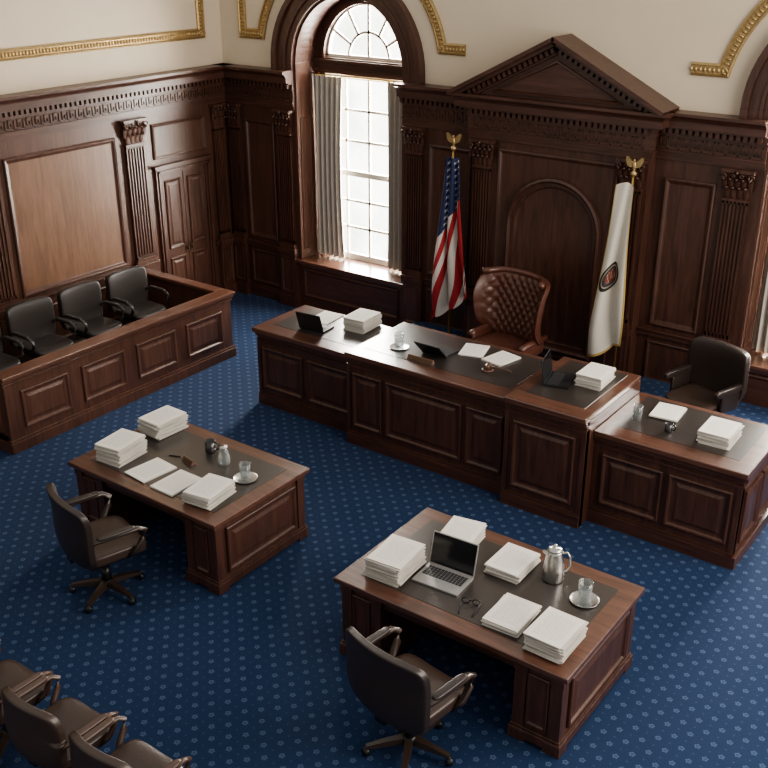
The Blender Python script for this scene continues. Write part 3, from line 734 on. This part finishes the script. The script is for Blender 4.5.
def glass(x,y,z,tray=True,h=.12,r=.04,label="clear water glass on round metal tray"):
    if tray:
        t=thing("tray","small round polished metal tray on desktop","tray",(x,y,z)); mb=MB(); mb.lathe([(.0,.002),(.09,.002),(.115,.012),(.118,.016),(.112,.014),(.088,.006),(.0,.006)],METAL,32,cap0=False,cap1=False); mb.obj("tray_dish",t); z+=.0065
    g=thing("water_glass",label,"glass",(x,y,z)); mb=MB(); mb.lathe([(.0,0),(r*.9,0),(r,h),(r*.93,h),(r*.82,.012),(.0,.012)],GLASS,24,cap0=False,cap1=False); mb.obj("glass_cup",g)
    mb=MB(); mb.lathe([(.0,.0125),(r*.81,.0125),(r*.87,h*.6),(.0,h*.6)],WATER,20,cap0=False,cap1=False); mb.obj("water",g)
def carafe(x,y,z,label="small glass water carafe on dark desktop"):
    g=thing("carafe",label,"carafe",(x,y,z)); g.scale=(1.15,)*3
    mb=MB(); mb.lathe([(.0,0),(.05,0),(.055,.02),(.052,.08),(.036,.12),(.038,.16),(.034,.16),(.032,.12),(.047,.08),(.049,.012),(.0,.012)],GLASS,24,cap0=False,cap1=False); mb.obj("carafe_body",g)
    mb=MB(); mb.lathe([(.0,.16),(.038,.16),(.038,.168),(.0,.17)],METAL,18,cap0=False,cap1=False); mb.obj("carafe_lid",g)
def mug(x,y,z,rot=0,label="black ceramic mug beside papers",r=.052,h=.125):
    g=thing("mug",label,"mug",(x,y,z),rot); mb=MB(); mb.lathe([(.0,0),(r*.95,0),(r,.008),(r,h),(r*.9,h),(r*.88,.014),(.0,.012)],CERAM,24,cap0=False,cap1=False); mb.obj("mug_body",g)
    mb=MB(); mb.tube([(r*.95,0,h*.82),(r*1.5,0,h*.8),(r*1.75,0,h*.5),(r*1.45,0,h*.22),(r*.95,0,h*.2)],.007,CERAM,8); mb.obj("mug_handle",g)
def nameplate(x,y,z,rot,label,w=.26,m=None):
    g=thing("nameplate",label,"nameplate",(x,y,z),rot); mb=MB(Matrix(((0,0,1,0),(1,0,0,0),(0,1,0,0),(0,0,0,1)))); mb.prism([(-.035,0),(.035,0),(.006,.055),(-.006,.055)],-w/2,w/2,m or SOLE); mb.obj("nameplate_block",g,bevel=.003)
    mb=MB(Matrix.Translation((0,-.0215,.028))@Matrix.Rotation(-.48,4,'X')); mb.box(-w*.42,-.0025,-.018,w*.42,0,.018,DBRASS); mb.obj("brass_plate",g,label="bronze plate")
def gavel(x,y,z,rot):
    g=thing("gavel","dark wooden gavel resting on round sound block","gavel",(x,y,z),rot)
    mb=MB(); mb.lathe([(.065,0),(.068,.008),(.06,.022),(.05,.024)],SOLE,24); mb.obj("sound_block",g)
    mb=MB(); T=Matrix.Translation((-.055,0,.054))@Matrix.Rotation(pi/2,4,'Y'); mb.lathe([(.026,0),(.03,.01),(.024,.02),(.029,.035),(.029,.075),(.024,.09),(.03,.10),(.026,.11)],SOLE,20,M=T); mb.obj("gavel_head",g)
    mb=MB(); mb.tube([(0,-.02,.054),(0,-.12,.045),(0,-.22,.03),(0,-.26,.015)],.009,SOLE,8); mb.obj("gavel_handle",g)
def glasses(x,y,z,rot):
    g=thing("eyeglasses","folded black eyeglasses lying on desk","eyeglasses",(x,y,z),rot); g.scale=(1.2,)*3; mb=MB()
    for sg in(-1,1): mb.tube([(sg*.036+.026*math.cos(a),0,.024+.02*math.sin(a)) for a in [2*pi*k/16 for k in range(17)]],.004,PLASTIC,6)
    mb.tube([(-.01,0,.025),(0,0,.028),(.01,0,.025)],.004,PLASTIC,6); mb.obj("frame",g)
    for sg in(-1,1):
        mb=MB(); mb.tube([(sg*.062,0,.025),(sg*.058,-.06,.018),(sg*.045,-.13,.004)],.004,PLASTIC,6); mb.obj("temple_arm",g)
def pen(x,y,z,rot,label="slim black pen lying beside documents"):
    g=thing("pen",label,"pen",(x,y,z),rot); mb=MB(); mb.tube([(-.07,0,.006),(.055,0,.006)],.006,PLASTIC,8); mb.obj("pen_barrel",g); mb=MB(); mb.tube([(.055,0,.006),(.068,0,.006)],.004,BRASS,8); mb.obj("pen_tip",g)
Z1=.784; ZA=1.0545; ZB=1.1845; ZC=1.2645; ZD=1.0645
TS="tall stack of white documents on the "
stack(4.28,-6.09,Z1,.19,.12,TS+"counsel desk")
stack(4.18,-5.44,Z1,.17,-.06,TS+"counsel desk")
stack(4.74,-6.13,Z1,.018,-.1,"thin printed document lying flat on desk")
stack(5.13,-6.16,Z1,.018,.0,"thin printed document lying flat on desk")
stack(5.57,-6.16,Z1,.12,.1,"medium stack of white documents on the desk")
nameplate(4.93,-5.80,Z1,-.2,"small brown wooden nameplate on desk",.16)
mug(4.93,-5.50,Z1,.6)
carafe(5.22,-5.60,Z1)
glass(5.60,-5.70,Z1,True,.16,.055)
pen(4.72,-5.78,Z1,.4)
stack(7.66,-6.08,Z1,.18,.05,TS+"desk beside the laptop",w=.32,d=.42)
stack(7.88,-5.43,Z1,.13,.15,"medium stack of printed documents behind the laptop")
laptop(8.06,-5.98,Z1,.06,"silver laptop open with dark screen",SILVER,104,.42)
stack(8.43,-5.48,Z1,.08,.05,"short stack of printed documents on desk")
stack(8.76,-6.08,Z1,.05,.05,"short stack of printed documents on desk")
stack(9.18,-6.16,Z1,.15,.0,TS+"desk corner")
pitcher(8.78,-5.43,Z1,3.77)
glass(9.12,-5.55,Z1,True,.17,.058)
glasses(8.42,-6.12,Z1,.25)
laptop(4.03,-2.70,ZA,pi+.1,"black laptop open on low bench section",PLASTIC,108,.36)
stack(3.90,-2.36,ZA,.012,.1,"single printed sheet on the bench")
stack(4.48,-2.35,ZA,.17,.05,TS+"low bench section")
glass(5.42,-2.88,ZB,True,.18,.058)
nameplate(5.86,-3.08,ZB,.0,"long brown wooden nameplate on bench front",.34)
laptop(5.88,-2.72,ZB,pi,"black laptop with low open screen on bench",PLASTIC,135,.34)
stack(6.18,-2.46,ZB,.015,.3,"printed papers lying flat on bench",w=.28,d=.36)
stack(6.56,-2.50,ZB,.02,-.2,"printed papers lying flat on bench",w=.28,d=.36)
gavel(6.60,-2.86,ZB,1.9)
laptop(7.45,-2.80,ZC,pi/2+.25,"black laptop with upright screen on tall section",PLASTIC,98,.38)
stack(7.77,-2.62,ZC,.14,.05,TS+"tall bench section",w=.28,d=.38)
glass(8.34,-2.80,ZD,False,.16,.05,"clear water glass standing on bench")
stack(8.54,-2.48,ZD,.03,.1,"printed document lying beside the mug",w=.28,d=.36)
mug(8.70,-2.86,ZD,.2,"small dark mug beside printed document",.04,.085)
stack(9.17,-2.72,ZD,.13,.0,TS+"end bench section")
# ------------------------------------------------------------------ lights
def area(name,loc,rot,sx,sy,power,col=(1,1,1)):
    l=bpy.data.lights.new(name,'AREA'); l.shape='RECTANGLE'; l.size=sx;l.size_y=sy;l.energy=power;l.color=col
    o=bpy.data.objects.new(name,l);COL.objects.link(o);o.location=loc;o.rotation_euler=rot;return o
for c in CEN: area("daylight",(c,1.3,3.1),(-pi/2+.12,0,0),3.4,4.6,1900,(1,.955,.875))
area("side_daylight",(14.5,-4.0,5.0),(0,math.radians(68),0),5,6,600,(1,.91,.81))
w=bpy.data.worlds.new("World"); scene.world=w; w.use_nodes=True
bg=w.node_tree.nodes["Background"]; bg.inputs[0].default_value=(1,.965,.91,1); bg.inputs[1].default_value=.55
# ------------------------------------------------------------------ camera
cam=bpy.data.cameras.new("camera"); cam.sensor_width=36; cam.lens=1026/768*36; cam.clip_end=100
co=bpy.data.objects.new("camera",cam);COL.objects.link(co); co.location=(11.8,-11.916,5.7)
co.rotation_euler=(pi/2-math.radians(24.26),0,math.radians(36.14)); scene.camera=co
scene.view_settings.view_transform='AgX'
try: scene.view_settings.look='AgX - Medium High Contrast'
except Exception: pass
scene.view_settings.exposure=.30
